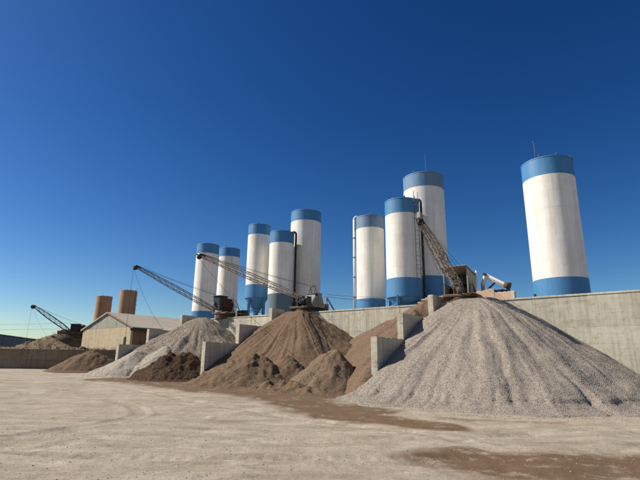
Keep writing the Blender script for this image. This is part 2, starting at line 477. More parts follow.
# terrace of filled ground behind the long wall
tb = MB()
def stp(s, t, z): return (s, -t, z)
poly = [(-13.7, -0.42), (40, -0.42), (40, -48), (-26.0, -48), (-26.0, -6.42), (-13.7, -6.42)]
vsb = [stp(s, t, -0.3) for s, t in poly] + [stp(s, t, TERR) for s, t in poly]
tb.add(vsb, [(6, 7, 8, 9, 10, 11)] + [(k, (k + 1) % 6, 6 + (k + 1) % 6, 6 + k) for k in range(6)])
ter = obj('terrace', tb, TERRM); ter.location = (*W0, 0); ter.rotation_euler = (0, 0, ROT); ter['kind'] = 'structure'

# ------------------------------------------------------------------ retaining walls of cast panels
def panel_wall(name, label, loc, rotz, length, rows, mat, thick=0.34, cw=2.5, capmat=None, cap=0.0):
    t = thing(name, label, 'wall', (loc[0], loc[1], 0), rotz)
    n = int(round(length / cw)); cw = length / n
    z0, z1 = rows[0], rows[-1]
    obj('wall_core', MB().box(0.01, length - 0.01, 0.05, thick, z0, z1 - 0.012), mat, t)
    shared = {}
    for r in range(len(rows) - 1):
        h = rows[r + 1] - rows[r]
        if h not in shared:
            shared[h] = MB().box(0.002, cw - 0.002, 0, 0.06, 0.002, h - 0.002, 0.007).mesh('concrete_panel')
        for c in range(n):
            o = link('concrete_panel', shared[h], mat, t)
            o.location = (c * cw, random.uniform(-0.010, 0.010), rows[r])
    if cap:
        for c in range(n):
            obj('coping', MB().box(c * cw + 0.004, (c + 1) * cw - 0.004, -0.03, thick + 0.03, z1 + 0.002, z1 + cap + random.uniform(0, 0.015), 0.012), capmat or mat, t)
    return t
x, y = wst(-13.9, 0)
panel_wall('retaining_wall', 'long pale concrete retaining wall carrying the terrace of blue and white silos', (x, y), ROT, 52.5, [-0.3, 0.7, 2.05, 3.4, 4.90], CONC, 0.4, 2.5, cap=0.09)
x, y = wst(-26.0, -6.0)
panel_wall('retaining_wall', 'short sunlit cream retaining wall between the gabled shed and the twin silos', (x, y), ROT, 12.0, [-0.3, 1.2, 2.5, 3.75, 5.0], CONCD, 0.4, 2.4)
x, y = wst(-13.96, 0.35)
panel_wall('retaining_wall', 'terrace side wall running back from the stub wall by the mauve gravel', (x, y), ROT + math.pi / 2, 6.3, [-0.3, 1.2, 2.5, 3.75, 4.85], CONCD, 0.25, 2.1)
panel_wall('retaining_wall', 'low soil-stained dark concrete wall below the rubble bank', (-72.5, 40.0), 0.0, 60.0, [0.3, 1.55, 2.36], CONCB, 0.35, 4.0, CONCB, 0.06)

# stepped bay dividers
def chipped(x0, x1, y0, y1, z0, z1, seed):      # cast block with worn, slightly uneven faces and chipped arrises
    bm = bmesh.new(); bmesh.ops.create_cube(bm, size=1.0)
    for v in bm.verts: v.co = Vector(((x0 + x1) / 2 + v.co.x * (x1 - x0), (y0 + y1) / 2 + v.co.y * (y1 - y0), (z0 + z1) / 2 + v.co.z * (z1 - z0)))
    for axis_, lo, hi, st in (('y', y0, y1, 0.11), ('z', z0, z1, 0.11), ('x', x0, x1, 0.11)):
        n = int((hi - lo) / st)
        for q in range(1, n):
            co = Vector((0, 0, 0)); no = Vector((0, 0, 0)); setattr(co, axis_, lo + (hi - lo) * q / n); setattr(no, axis_, 1.0)
            bmesh.ops.bisect_plane(bm, geom=bm.verts[:] + bm.edges[:] + bm.faces[:], plane_co=co, plane_no=no)
    rr = random.Random(seed); eps = 1e-5
    for v in bm.verts:
        on = [(c - lo < eps) or (hi - c < eps) for c, lo, hi in ((v.co.x, x0, x1), (v.co.y, y0, y1), (v.co.z, z0, z1))]
        d = Vector(((x0 + x1) / 2 - v.co.x, 0, 0)) if on[0] else Vector((0, 0, 0))
        if sum(on) >= 2:
            k = rr.uniform(0.003, 0.008) + (rr.uniform(0.01, 0.028) if rr.random() < 0.07 else 0)
            for i, (c, lo, hi) in enumerate(((v.co.x, x0, x1), (v.co.y, y0, y1), (v.co.z, z0, z1))):
                if on[i]: v.co[i] += k * (1 if c - lo < eps else -1)
        else:
            for i, (c, lo, hi) in enumerate(((v.co.x, x0, x1), (v.co.y, y0, y1), (v.co.z, z0, z1))):
                if on[i]: v.co[i] += rr.uniform(-0.004, 0.006) * (1 if c - lo < eps else -1)
    me = bpy.data.meshes.new('wall_step'); bm.to_mesh(me); bm.free()
    return me
def divider(label, s, ts, mat, w=0.32):
    x, y = wst(s, 0)
    t = thing('bay_divider', label, 'wall', (x, y, 0), ROT, 'stepped concrete dividers between the storage bays')
    tf = [ts[0], ts[1], ts[2], -0.6]; tops = [2.75, 4.0, 5.36]
    for k in range(3):
        a, b = -tf[k], -tf[k + 1]
        mid = 0.0
        mb = MB().box(-w / 2, w / 2, a, b - 0.004, -0.3, tops[k], 0.02)
        st = link('wall_step', chipped(-w / 2, w / 2, a, b - 0.004, -0.3, tops[k], s * 3 + k), mat, t)
        for z in (1.35, 2.70, 4.05):                    # pour joints on both faces
            if z < tops[k] - 0.2:
                obj('pour_joint', MB().box(-w / 2 - 0.006, w / 2 + 0.006, a + 0.02, b - 0.024, z, z + 0.03), mat, st)
    return t
divider('stepped concrete divider between reddish sand and the big pinkish grey gravel pile', 8.55, (7.4, 4.85, 1.1), CONCD)
divider('stepped concrete divider between the mauve gravel and the tall brown sand pile', -3.75, (6.6, 3.9, 0.8), CONCD)
divider('stepped concrete divider beside the pale gravel and the gabled shed', -13.9, (6.2, 3.8, 0.8), CONCD)

# ------------------------------------------------------------------ piles
def grid_pile(name, label, zf, u, v, frame, mat, cut=None, cat='gravel pile', n=0, sz=(0.02, 0.05), smat=None, group=None, drop=0.4, sname='loose_gravel'):
    U, V = np.meshgrid(u, v, indexing='ij')
    if frame == 'st':
        X = W0[0] + DS[0] * U + DN[0] * V; Y = W0[1] + DS[1] * U + DN[1] * V
    else: X, Y = U, V
    Z = zf(U, V, X, Y); G = gz(Y)
    ok = Z > G - drop
    if cut is not None: ok &= ~cut(U, V)
    f = ok[:-1, :-1] & ok[1:, :-1] & ok[1:, 1:] & ok[:-1, 1:]
    ni, nj = U.shape; idx = np.arange(ni * nj).reshape(ni, nj)
    Q = np.stack([idx[:-1, :-1], idx[1:, :-1], idx[1:, 1:], idx[:-1, 1:]], -1)[f]
    if frame == 'st': Q = Q[:, ::-1]
    used = np.unique(Q); remap = np.zeros(ni * nj, int); remap[used] = np.arange(len(used))
    P = np.stack([X, Y, Z], -1).reshape(-1, 3)[used]
    o = link(name, np_mesh(name, P, remap[Q]), mat)
    o['label'] = label; o['category'] = cat
    if group: o['group'] = group
    if n:
        tri = RNG.integers(0, len(Q), n); wgt = RNG.dirichlet((1, 1, 1, 1), n)
        pts = np.einsum('nk,nkd->nd', wgt, P[remap[Q[tri]]])
        Gz = gz(pts[:, 1]); pts = pts[pts[:, 2] > Gz - 0.03]
        stones(sname, pts, sz[0], sz[1], smat or mat, o)
    return o
def cone(U, V, cu, cv, top, ang, flat=0.35, foot=0.35, su=1.0, sv=1.0, half=0.0):
    q = U - cu; q = q - np.clip(q, -half, half)
    d = np.hypot(q * su, (V - cv) * sv)
    return top + flat * 0.5 - np.sqrt((d * math.tan(R(ang))) ** 2 + (flat * 0.5) ** 2), d
def rills(U, V, cu, cv, seed, amp, freq=7.0, d0=1.2, d1=4.5):
    th = np.arctan2(V - cv, U - cu); d = np.hypot(U - cu, V - cv)
    th = th + 0.05 * fbm(U * 0.5 + seed, V * 0.5, 3)
    a = fbm(th * freq + seed * 3.1, d * 0.14 + seed, 3, 0.62) * (0.55 + 0.9 * (vnoise(th * 2.3 + seed, d * 0.5) + 0.5))
    return amp * a * sstep(0.3, d0, d) * (0.45 + 0.55 * sstep(0.5, d1, d))
def toe(z, G, h=0.45):                        # spread the foot of a cone into a concave toe
    e = z - G
    return G + np.where(e > h, e, h * np.exp(np.clip((e - h) / h, -6, 0)) - 0.16 * h - 0.55 * np.maximum(0, -0.3 * h - e))

# the big pinkish grey gravel pile in the right-hand bay
def z_gravel(U, V, X, Y):
    G = gz(Y)
    z, d = cone(U, V, 11.0, 0.9, 5.0, 33.5, 0.9, su=1.05, half=0.65)
    z2, _ = cone(U, V, 12.3, 3.0, 3.5, 32, 0.8)
    z3, _ = cone(U, V, 9.6, 5.6, 2.1, 33, 0.5)
    z = np.maximum(z, z2) + 0.12 * np.exp(-((z - z2) / 0.4) ** 2)
    z = np.maximum(z, z3) + 0.08 * np.exp(-((z - z3) / 0.25) ** 2)
    z = z + rills(U, V, 11.0, 0.9, 3.3, 0.14, 12.0, 1.6, 6.0)
    z = z + 0.34 * fbm(U * 0.4 + 6, V * 0.4, 3) * sstep(1.0, 3.0, d)
    lob = fbm(U * 0.9, V * 0.9 + 4, 3)
    z = z + 0.13 * lob * sstep(3.4, 1.0, z - G) * sstep(4.0, 8.0, d)
    z = z - 0.55 * np.maximum(8.6 - U, 0) * (1 - sstep(7.3, 9.0, V))
    z = toe(z, G, 0.42)
    return z + 0.03 * fbm(U * 5, V * 5, 3)
grid_pile('gravel_pile', 'large pinkish grey gravel pile with rilled slopes against the long wall', z_gravel,
          np.arange(1.0, 24, 0.06), np.arange(0.02, 13, 0.06), 'st', GRAVEL,
          lambda U, V: (U < 8.5) & (V < 7.34), n=120000, sz=(0.008, 0.028), smat=GRAVELST)

uu = 3 + 19 * RNG.random(60000); vv = 1.5 + 11 * RNG.random(60000)
sx_ = W0[0] + DS[0] * uu + DN[0] * vv; sy_ = W0[1] + DS[1] * uu + DN[1] * vv
ee = z_gravel(uu, vv, sx_, sy_) - gz(sy_)
kk = (ee < 0.03) & (RNG.random(60000) < np.exp(ee / 0.16) * 0.8) & ~((uu < 8.9) & (vv < 7.5))
stones('spilled_stones', np.stack([sx_, sy_, ground_at(sx_, sy_) + 0.004], -1)[kk], 0.008, 0.032, GRAVELST, ground, 3.0)

# the brown sand bay
def z_sand(U, V, X, Y):
    G = gz(Y)
    z, d = cone(U, V, -1.2, 0.9, 5.0, 30.5, 0.6, sv=1.28, half=0.45)
    z = z + rills(U, V, -1.2, 0.9, 8.7, 0.14, 18.0, 1.0, 4.0)
    z = z + 0.34 * fbm(U * 0.45 + 3, V * 0.45, 3) * sstep(0.8, 2.5, d)
    return toe(z + 0.05 * fbm(U * 4, V * 4, 3), G, 0.3)
grid_pile('sand_pile', 'tall brown sand pile with fanned rills below the grey dragline', z_sand,
          np.arange(-3.6, 7, 0.08), np.arange(0.02, 9.5, 0.08), 'st', SAND, cat='sand pile', n=2500, sz=(0.008, 0.04), smat=SANDP, sname='loose_grit')
def z_sandr(U, V, X, Y):
    G = gz(Y)
    d = np.maximum(8.3 - U, 0); e = np.maximum(V - 0.6, 0)
    z = 5.15 - 0.40 * d - 0.55 * e - 0.015 * d * e - 0.7 * np.maximum(U - 8.1, 0) * sstep(6.8, 7.6, V) - 0.6 * np.maximum(V - 7.2, 0)
    z = z + rills(U, V, 9.6, -1.0, 5.2, 0.25, 7.0, 2.0, 5.0)
    lim = np.where(V > 7.36, 9.0, np.where(V > 4.85, 2.70, np.where(V > 1.1, 3.95, 5.3))) + 0.8 * np.maximum(8.38 - U, 0) - 2.0 * np.maximum(U - 8.38, 0) * (V < 7.36)
    z = np.minimum(z, lim)
    return toe(z + 0.05 * fbm(U * 2.4, V * 2.4, 4), G, 0.35)
grid_pile('sand_pile', 'reddish sand sloping down against the divider beside the big gravel pile', z_sandr,
          np.arange(1.2, 9.8, 0.08), np.arange(0.02, 11.5, 0.08), 'st', SANDR, lambda U, V: (U > 8.46) & (V < 7.36), cat='sand pile', n=2000, sz=(0.008, 0.04), smat=SANDP, sname='loose_grit')

# the mauve gravel bay
def z_mauve(U, V, X, Y):
    G = gz(Y)
    z, d = cone(U, V, -11.1, 0.9, 5.0, 33, 0.5, half=0.4)
    z = z + rills(U, V, -11.1, 0.9, 1.9, 0.13, 16.0, 1.2, 4.5)
    z = z + 0.40 * fbm(U * 0.45 + 8, V * 0.45, 3) * sstep(0.8, 2.5, d)
    return toe(z + 0.05 * fbm(U * 4, V * 4, 3), G, 0.4)
grid_pile('gravel_pile', 'mauve grey gravel pile rising to the red and black dragline', z_mauve,
          np.arange(-13.85, -3.8, 0.08), np.arange(0.02, 9.5, 0.08), 'st', GRAVEL2, lambda U, V: (U < -13.6) & (V < 6.3), n=20000, sz=(0.012, 0.04))

def heap(name, label, cx, cy, top, rx, ry, rot, mat, cat, seed, lump=0.25, ang=0.9, n=2500, skew=1.0, group=None, res=0.07, smat=None, cut=None, lobes=()):
    def zf(U, V, X, Y):
        G = gz(Y); ca, sa = math.cos(rot), math.sin(rot)
        wu = U + 0.35 * fbm(U * 0.7 + seed, V * 0.7, 3); wv = V + 0.35 * fbm(U * 0.7, V * 0.7 + seed * 2, 3)
        a = ((wu - cx) * ca + (wv - cy) * sa) / rx; b = (-(wu - cx) * sa + (wv - cy) * ca) / ry
        a = np.where(a > 0, a * skew, a / (0.5 + 0.5 * skew)); d = np.hypot(a, b)
        g0 = float(gz(cy)); h = top - g0
        e = h * (1.06 - np.sqrt((d * ang) ** 2 + 0.10 ** 2) / ang * 1.0)
        for (lx, ly, lh, lr) in lobes:
            el = lh * (1.05 - np.sqrt((np.hypot(wu - lx, wv - ly) / lr) ** 2 + 0.02))
            e = np.maximum(e, el)
        e = e + lump * fbm(U * 1.3 + seed * 5, V * 1.3, 4) * np.clip(e / h + 0.25, 0, 1)
        rg = 0.5 - np.abs(fbm(U * 2.1 + seed * 3, V * 2.1, 4, 0.6))
        e = e + lump * 0.25 * (rg - 0.3) * np.clip(e / h + 0.3, 0, 1)
        e = e + lump * 0.32 * fbm(U * 5.0 + seed, V * 5.0, 3, 0.7) * np.clip(e / h + 0.35, 0, 1)
        return toe(G + e, G, 0.18)
    ex = max(rx, ry) + 1.3
    return grid_pile(name, label, zf, np.arange(cx - ex, cx + ex, res), np.arange(cy - ex, cy + ex, res), 'xy', mat, cut, cat, n, (0.010, 0.04), smat, group, 0.3, 'loose_clods')
G1 = 'loose heaps dumped in front of the bays'
heap('sand_heap', 'broad lumpy brown sand heap with a dark hollow before the tall sand pile', -3.3, 26.1, 2.1, 3.2, 2.4, 0.1, SAND, 'sand heap', 2.2, 0.34, n=1200, skew=1.35, group=G1, smat=SANDP)
heap('sand_heap', 'brown sand heap with a sharp slanting crest before the reddish sand', 0.75, 23.6, 2.4, 2.2, 2.0, -0.2, SANDP, 'sand heap', 4.8, 0.33, n=1200, skew=1.5, group=G1, smat=SANDP)
heap('sand_heap', 'small rounded brown sand heap squeezed between the two larger heaps', -1.6, 26.2, 2.15, 1.7, 1.5, 0.0, SAND, 'sand heap', 7.7, 0.30, n=500, group=G1, smat=SANDP)
heap('sand_heap', 'low spread of trampled brown sand at the foot of the heaps', -1.4, 22.6, 0.72, 3.2, 1.1, -0.55, SAND, 'sand heap', 9.1, 0.35, n=900, group=G1, smat=SANDP)
heap('soil_heap', 'nearly black sand heap in front of the mauve gravel', -8.8, 30.3, 2.25, 2.7, 2.3, 0.2, SANDD, 'sand heap', 5.5, 0.45, n=3000, group=G1)
heap('gravel_heap', 'pale grey gravel heap spilling round the end of the divider by the shed', -12.5, 33.4, 2.3, 3.2, 2.5, 0.25, WGRAVEL, 'gravel heap', 3.1, 0.16, n=6000, group=G1, lobes=((-10.6, 33.4, 2.2, 2.9),))
heap('soil_heap', 'small dark brown soil heap against the low stained wall', -18.0, 37.9, 2.45, 2.9, 1.75, 0.1, SAND, 'soil heap', 6.6, 0.25, n=600, group=G1, cut=lambda U, V: V > 39.96)

# rubble bank above the low wall
def z_bank(U, V, X, Y):
    z = 2.28 + 0.03 * np.clip(V - 41, 0, 17) + 2.4 * np.exp(-(((X + 30.0) / 4.0) ** 2 + ((Y - 60) / 7.0) ** 2))
    return z + 0.3 * fbm(X * 0.35, Y * 0.35, 4) * sstep(40.4, 46, V) + 0.18 * fbm(X * 1.6, Y * 1.6, 3) * sstep(40.3, 42, V)
U, V = np.meshgrid(np.arange(-92, -12.0, 0.35), np.arange(40.3, 110, 0.35), indexing='ij')
Zb = z_bank(U, V, U, V); S_, T_ = to_st(U, V)
okb = ~((S_ > -26.2) & (T_ < -5.8)) & ~((S_ > -14.1) & (T_ > -7))
infl = sstep(-41, -37.5, S_) * sstep(0.5, -2.5, T_); Zb = Zb * (1 - infl) + 2.45 * infl
idx = np.arange(U.size).reshape(U.shape)
fb = okb[:-1, :-1] & okb[1:, :-1] & okb[1:, 1:] & okb[:-1, 1:]
Qb = np.stack([idx[:-1, :-1], idx[1:, :-1], idx[1:, 1:], idx[:-1, 1:]], -1)[fb]
bank = link('rubble_bank', np_mesh('rubble_bank', np.stack([U, V, Zb], -1).reshape(-1, 3), Qb), BANKM); bank['kind'] = 'structure'
Pb = np.stack([U, V, Zb], -1).reshape(-1, 3)
sel = RNG.integers(0, len(Qb), 9000); pb = np.einsum('nk,nkd->nd', RNG.dirichlet((1, 1, 1, 1), 9000), Pb[Qb[sel]])
stones('rubble', pb[:6000], 0.03, 0.34, BANKM, bank, 3.5)
# dry grass tufts on the bank
gv = []; gf = []
for p in pb[6000:]:
    if not (-36 < p[0] < -18 and p[1] < 60): continue
    for k in range(5):
        a = random.uniform(0, 6.28); h = random.uniform(0.15, 0.5); o = len(gv)
        bx, by = p[0] + random.uniform(-.15, .15), p[1] + random.uniform(-.15, .15)
        gv += [(bx - .02, by, p[2] - .03), (bx + .02, by + .01, p[2] - .03), (bx + math.cos(a) * h * .5, by + math.sin(a) * h * .5, p[2] + h)]
        gf.append((o, o + 1, o + 2))
dg = link('dry_grass', np_mesh('dry_grass', np.array(gv), np.array(gf), False), DRYG); dg['kind'] = 'stuff'
dg['label'] = 'sparse dry yellow grass on the rubble bank'; dg['category'] = 'grass'

# ================================================================== SILOS
def silo(label, x, y, D, ztop, zb1, zb2, zbase=TERR, shell_bottom=None, group=None, white=WHITE, top=BLUE, bottom=BLUE,
         courses=6, mast=0.0, mast_a=0.3, pipe=None, ladder=None, rails=True, bands=True, stub=0, dip=0.0):
    t = thing('silo', label, 'silo', (x, y, zbase), 0, group)
    r = D / 2; H = ztop - zbase; h1 = zb1 - zbase; h2 = zb2 - zbase
    sb = 0.0 if shell_bottom is None else shell_bottom - zbase
    def ring(nm, za, zb, mat, rr):
        return obj(nm, MB().lathe([(rr, za), (rr, zb)], 72), mat, t)
    lo = sb
    if bands:
        ring('bottom_band', sb, h2, bottom, r + 0.003); lo = h2
        ring('top_band', h1, H, top, r + 0.003)
    else: h1 = H
    for k in range(courses):
        za = lo + (h1 - lo) * k / courses; zb = lo + (h1 - lo) * (k + 1) / courses
        ring('shell_course', za + 0.0012, zb - 0.0012, white, r + random.uniform(-0.004, 0.002))
    obj('inner_drum', MB().lathe([(r - 0.02, sb + 0.03), (r - 0.02, H - 0.03)], 48), STEEL, t)
    if sb > 0:
        leg_r = 0.09 * D / 2.2
        obj('hopper_cone', MB().lathe([(r - 0.03, sb + 0.02), (r * 0.93, sb - 0.08), (r * 0.22, max(0.35, sb - r * 1.25)), (r * 0.22, max(0.15, sb - r * 1.25 - 0.3))], 48, True, True, True), bottom, t)
        for k in range(4):
            a = math.pi / 4 + k * math.pi / 2 + 0.2
            px, py = (r - 0.1) * math.cos(a), (r - 0.1) * math.sin(a)
            lg = obj('leg', MB().box(px - leg_r, px + leg_r, py - leg_r, py + leg_r, 0, sb + 0.12, 0.01), bottom, t)
            obj('foot_plate', MB().box(px - leg_r * 1.8, px + leg_r * 1.8, py - leg_r * 1.8, py + leg_r * 1.8, -0.01, 0.03), bottom, lg)
        for k in range(4):
            a = math.pi / 4 + k * math.pi / 2 + 0.2; b = a + math.pi / 2
            q = (r - 0.1)
            obj('cross_brace', MB().tube((q * math.cos(a), q * math.sin(a), 0.25), (q * math.cos(b), q * math.sin(b), sb - 0.25), 0.035, n=6)
                .tube((q * math.cos(a), q * math.sin(a), sb * 0.55), (q * math.cos(b), q * math.sin(b), sb * 0.55), 0.04, n=6), bottom, t)
    rf = obj('roof', MB().lathe([(r + 0.02, H - 0.02), (r + 0.03, H + 0.03), (r * 0.96, H + 0.05), (r * 0.12, H + 0.05 + r * 0.10), (0.001, H + 0.05 + r * 0.105)], 64), top if bands else white, t)
    for k in range(2):
        a = 1.0 + k * 1.3; q = r * 0.55
        obj('roof_vent', MB().tube((q * math.cos(a), q * math.sin(a), H), (q * math.cos(a), q * math.sin(a), H + 0.28 + 0.1 * k), 0.05, n=10).tube((q * math.cos(a), q * math.sin(a), H + 0.28 + 0.1 * k), (q * math.cos(a), q * math.sin(a), H + 0.33 + 0.1 * k), 0.08, n=10), STEEL, rf)
    if rails:
        for k in range(7):
            a = random.uniform(0, 6.28) if k > 3 else (-2.3 + 0.7 * k); hh = random.uniform(0.08, 0.2)
            obj('roof_lug', MB().tube((r * 0.97 * math.cos(a), r * 0.97 * math.sin(a), H + 0.02), (r * 0.97 * math.cos(a), r * 0.97 * math.sin(a), H + 0.05 + hh), 0.03, n=6), STEEL, rf)
    if mast:
        a = mast_a
        obj('mast', MB().tube((r * .5 * math.cos(a), r * .5 * math.sin(a), H), (r * .5 * math.cos(a), r * .5 * math.sin(a), H + mast), 0.028, 0.014, n=6)
            .tube((r * .5 * math.cos(a) - .05, r * .5 * math.sin(a), H + mast), (r * .5 * math.cos(a) + .05, r * .5 * math.sin(a), H + mast), 0.045, n=6), STEEL, t)
    if pipe is not None:
        a, rr, pm, gap = pipe
        q = r + gap; px, py = q * math.cos(a), q * math.sin(a)
        pts = [(px, py, 0), (px, py, H - 0.02)]
        for k in range(1, 9):
            w = math.pi * k / 8
            qq = q - 0.22 * (1 - math.cos(w)); pts.append((qq * math.cos(a), qq * math.sin(a), H - 0.02 + 0.22 * math.sin(w)))
        po = obj('fill_pipe', MB().path(pts, rr, 10), pm, t)
        for k in range(4):
            zz = H * (0.2 + 0.2 * k)
            obj('pipe_bracket', MB().tube((r * 0.99 * math.cos(a), r * 0.99 * math.sin(a), zz), (px, py, zz), 0.025, n=6).lathe([(rr + 0.015, zz - 0.04), (rr + 0.015, zz + 0.04)], 12, cx=px, cy=py), STEEL, po)
    if ladder is not None:
        a = ladder; q = r + 0.16; ta = (-math.sin(a), math.cos(a)); mb = MB()
        c = (q * math.cos(a), q * math.sin(a)); zs = sb * 0.5
        for sg in (-0.2, 0.2): mb.tube((c[0] + ta[0] * sg, c[1] + ta[1] * sg, zs), (c[0] + ta[0] * sg, c[1] + ta[1] * sg, H + 0.5), 0.022, n=6)
        ld = obj('ladder', mb, STEEL, t)
        rg = MB(); zz = zs + 0.3
        while zz < H: rg.tube((c[0] - ta[0] * .2, c[1] - ta[1] * .2, zz), (c[0] + ta[0] * .2, c[1] + ta[1] * .2, zz), 0.012, n=5); zz += 0.3
        ro = obj('rungs', rg, STEEL, ld); ro['kind'] = 'stuff'
        hp = MB(); zz = zs + 2.4
        while zz < H:
            pr = None
            for k in range(9):
                w = -math.pi / 2 + math.pi * k / 8
                p = (c[0] + math.cos(a) * 0.36 * math.cos(w) + ta[0] * 0.3 * math.sin(w), c[1] + math.sin(a) * 0.36 * math.cos(w) + ta[1] * 0.3 * math.sin(w), zz)
                if pr: hp.tube(pr, p, 0.014, n=5)
                pr = p
            zz += 0.9
        obj('cage_hoops', hp, STEEL, ld)['kind'] = 'stuff'
    return t
SG = 'blue and white silos on the terrace'
silo('white silo with blue ends standing alone, apart from the other silos', 13.92, 26.6, 2.9, 13.55, 12.45, 6.34, group=SG, courses=6, mast=1.9, mast_a=2.0)
silo('stout tall white silo with blue ends behind the short heavy dragline boom', 8.1, 34.47, 3.1, 15.75, 14.65, 7.76, group=SG, courses=6, mast=2.4, mast_a=1.0, top=BLUED)
silo('white silo with blue ends on short blue legs, with a caged ladder', 5.94, 32.27, 2.45, 12.95, 11.9, 7.27, shell_bottom=5.98, group=SG, courses=6, pipe=(-0.25, 0.08, DARKM, 0.14), ladder=-0.95)
silo('slim white silo with a pale curved pipe running up its side', 3.98, 35.76, 2.2, 12.8, 11.85, 6.3, group=SG, courses=5, pipe=(3.05, 0.10, WHITE, 0.16), top=BLUED)
silo('tall white silo with blue cap rising behind the grey dragline', -1.47, 46.11, 3.1, 16.5, 15.45, 7.2, group=SG, courses=6, mast=0.9, mast_a=0.2)
silo('white silo with blue cap and slate base beside the grey dragline', -3.69, 43.77, 2.35, 13.7, 12.6, 7.72, group=SG, courses=6, bottom=SLATE, pipe=(0.0, 0.10, DARKM, 0.18))
silo('white silo with deep blue lower drum and hopper on blue legs', -6.2, 45.91, 2.25, 14.99, 13.98, 8.89, shell_bottom=7.6, group=SG, courses=5)
silo('white silo with blue cap directly behind the red and black dragline', -12.93, 52.38, 2.5, 14.51, 13.44, 6.92, group=SG, courses=6, mast=0.0)
silo('white silo with blue cap and mast, half hidden behind its twin', -11.16, 56.23, 2.5, 14.98, 13.97, 7.0, group=SG, courses=6, mast=1.7, mast_a=2.6)
TG = 'rust tan silos behind the shed'
silo('shorter rusty tan silo without a ladder, behind the gabled shed', -39.65, 86.03, 2.75, 12.86, 12, 3, 2.4, group=TG, white=TAN, bands=False, courses=6)
silo('taller rusty tan silo with a ladder, behind the gabled shed', -34.26, 83.46, 2.85, 13.6, 12, 3, 2.4, group=TG, white=TAN, bands=False, courses=6, ladder=-0.2)

# ================================================================== SHED WITH GABLE
def shed():
    x, y = wst(-26.65, -2.6)
    t = thing('gabled_shed', 'cream plastered shed with a pale low-pitched roof and grey gable', 'shed', (x, y, 2.3), ROT)
    w = 10.0; L = 30.0; ze = 2.75; zr = 4.45
    wl = obj('gable_wall', MB().box(-w, -0.006, 0, 0.25, -0.2, ze - 0.02), CREAM, t)
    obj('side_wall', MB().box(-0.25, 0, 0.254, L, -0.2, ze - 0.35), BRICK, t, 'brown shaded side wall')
    obj('side_wall', MB().box(-w, -w + 0.25, 0.254, L, -0.2, ze - 0.1), CREAM, t)
    obj('back_wall', MB().box(-w + 0.26, -0.26, L - 0.25, L - 0.004, -0.2, ze), CREAM, t)
    nsh = 10
    for k in range(nsh):                                  # corrugated sheets of the gable
        a, b = -w + w * k / nsh, -w + w * (k + 1) / nsh
        f = lambda q: ze + (zr - ze) * (1 - abs(q + w / 2) / (w / 2)) - 0.03
        pl = [(a + 0.01, ze - 0.0), (b - 0.01, ze - 0.0), (b - 0.01, max(f(b - 0.01), ze + 0.01)), (a + 0.01, max(f(a + 0.01), ze + 0.01))]
        obj('gable_sheet', MB().prism(pl, 0.02 + 0.012 * (k % 2), 0.10), GABLE, t)
    obj('doorway', MB().box(-1.2, -0.75, -0.02, 0.05, 0.9, 1.7), DARKM, wl)
    for sx, nm in ((0, 'right'), (1, 'left')):
        n = 15
        for k in range(n):
            y0, y1 = -0.08 + (L + 0.4) * k / n, -0.08 + (L + 0.4) * (k + 1) / n
            e = 0.35; sl = (zr - ze) / (w / 2)
            xe = e if sx == 0 else -w - e; ye = ze - sl * e; xr = -w / 2
            up = 0.09 + 0.012 * (k % 2)
            vs = [(xe, y0, ye), (xr, y0, zr), (xr, y1 + 0.05, zr), (xe, y1 + 0.05, ye)]
            vs += [(a, b, c + up) for a, b, c in vs]
            obj('roof_sheet', MB().add(vs, [(0, 1, 2, 3), (4, 7, 6, 5), (0, 4, 5, 1), (1, 5, 6, 2), (2, 6, 7, 3), (3, 7, 4, 0)]), ROOFM, t)
    for sg in (0, 1):                                     # weathered barge boards
        xe = 0.38 if sg == 0 else -w - 0.38; z0 = ze - 0.13
        obj('barge_board', MB().add([(xe, -0.13, z0 - 0.08), (-w / 2, -0.13, zr - 0.06), (-w / 2, -0.13, zr + 0.10), (xe, -0.13, z0 + 0.10),
             (xe, -0.09, z0 - 0.08), (-w / 2, -0.09, zr - 0.06), (-w / 2, -0.09, zr + 0.10), (xe, -0.09, z0 + 0.10)],
             [(0, 1, 2, 3), (7, 6, 5, 4), (0, 4, 5, 1), (3, 2, 6, 7), (1, 5, 6, 2), (0, 3, 7, 4)]), WOOD if sg == 0 else ROOFM, t)
    obj('eave_strip', MB().box(0.30, 0.36, -0.3, L, ze - 0.42, ze - 0.16), DARKM, t)  # dark strip just below the roof edge, along the side wall
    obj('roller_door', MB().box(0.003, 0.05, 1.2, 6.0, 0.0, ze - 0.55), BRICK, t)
shed()

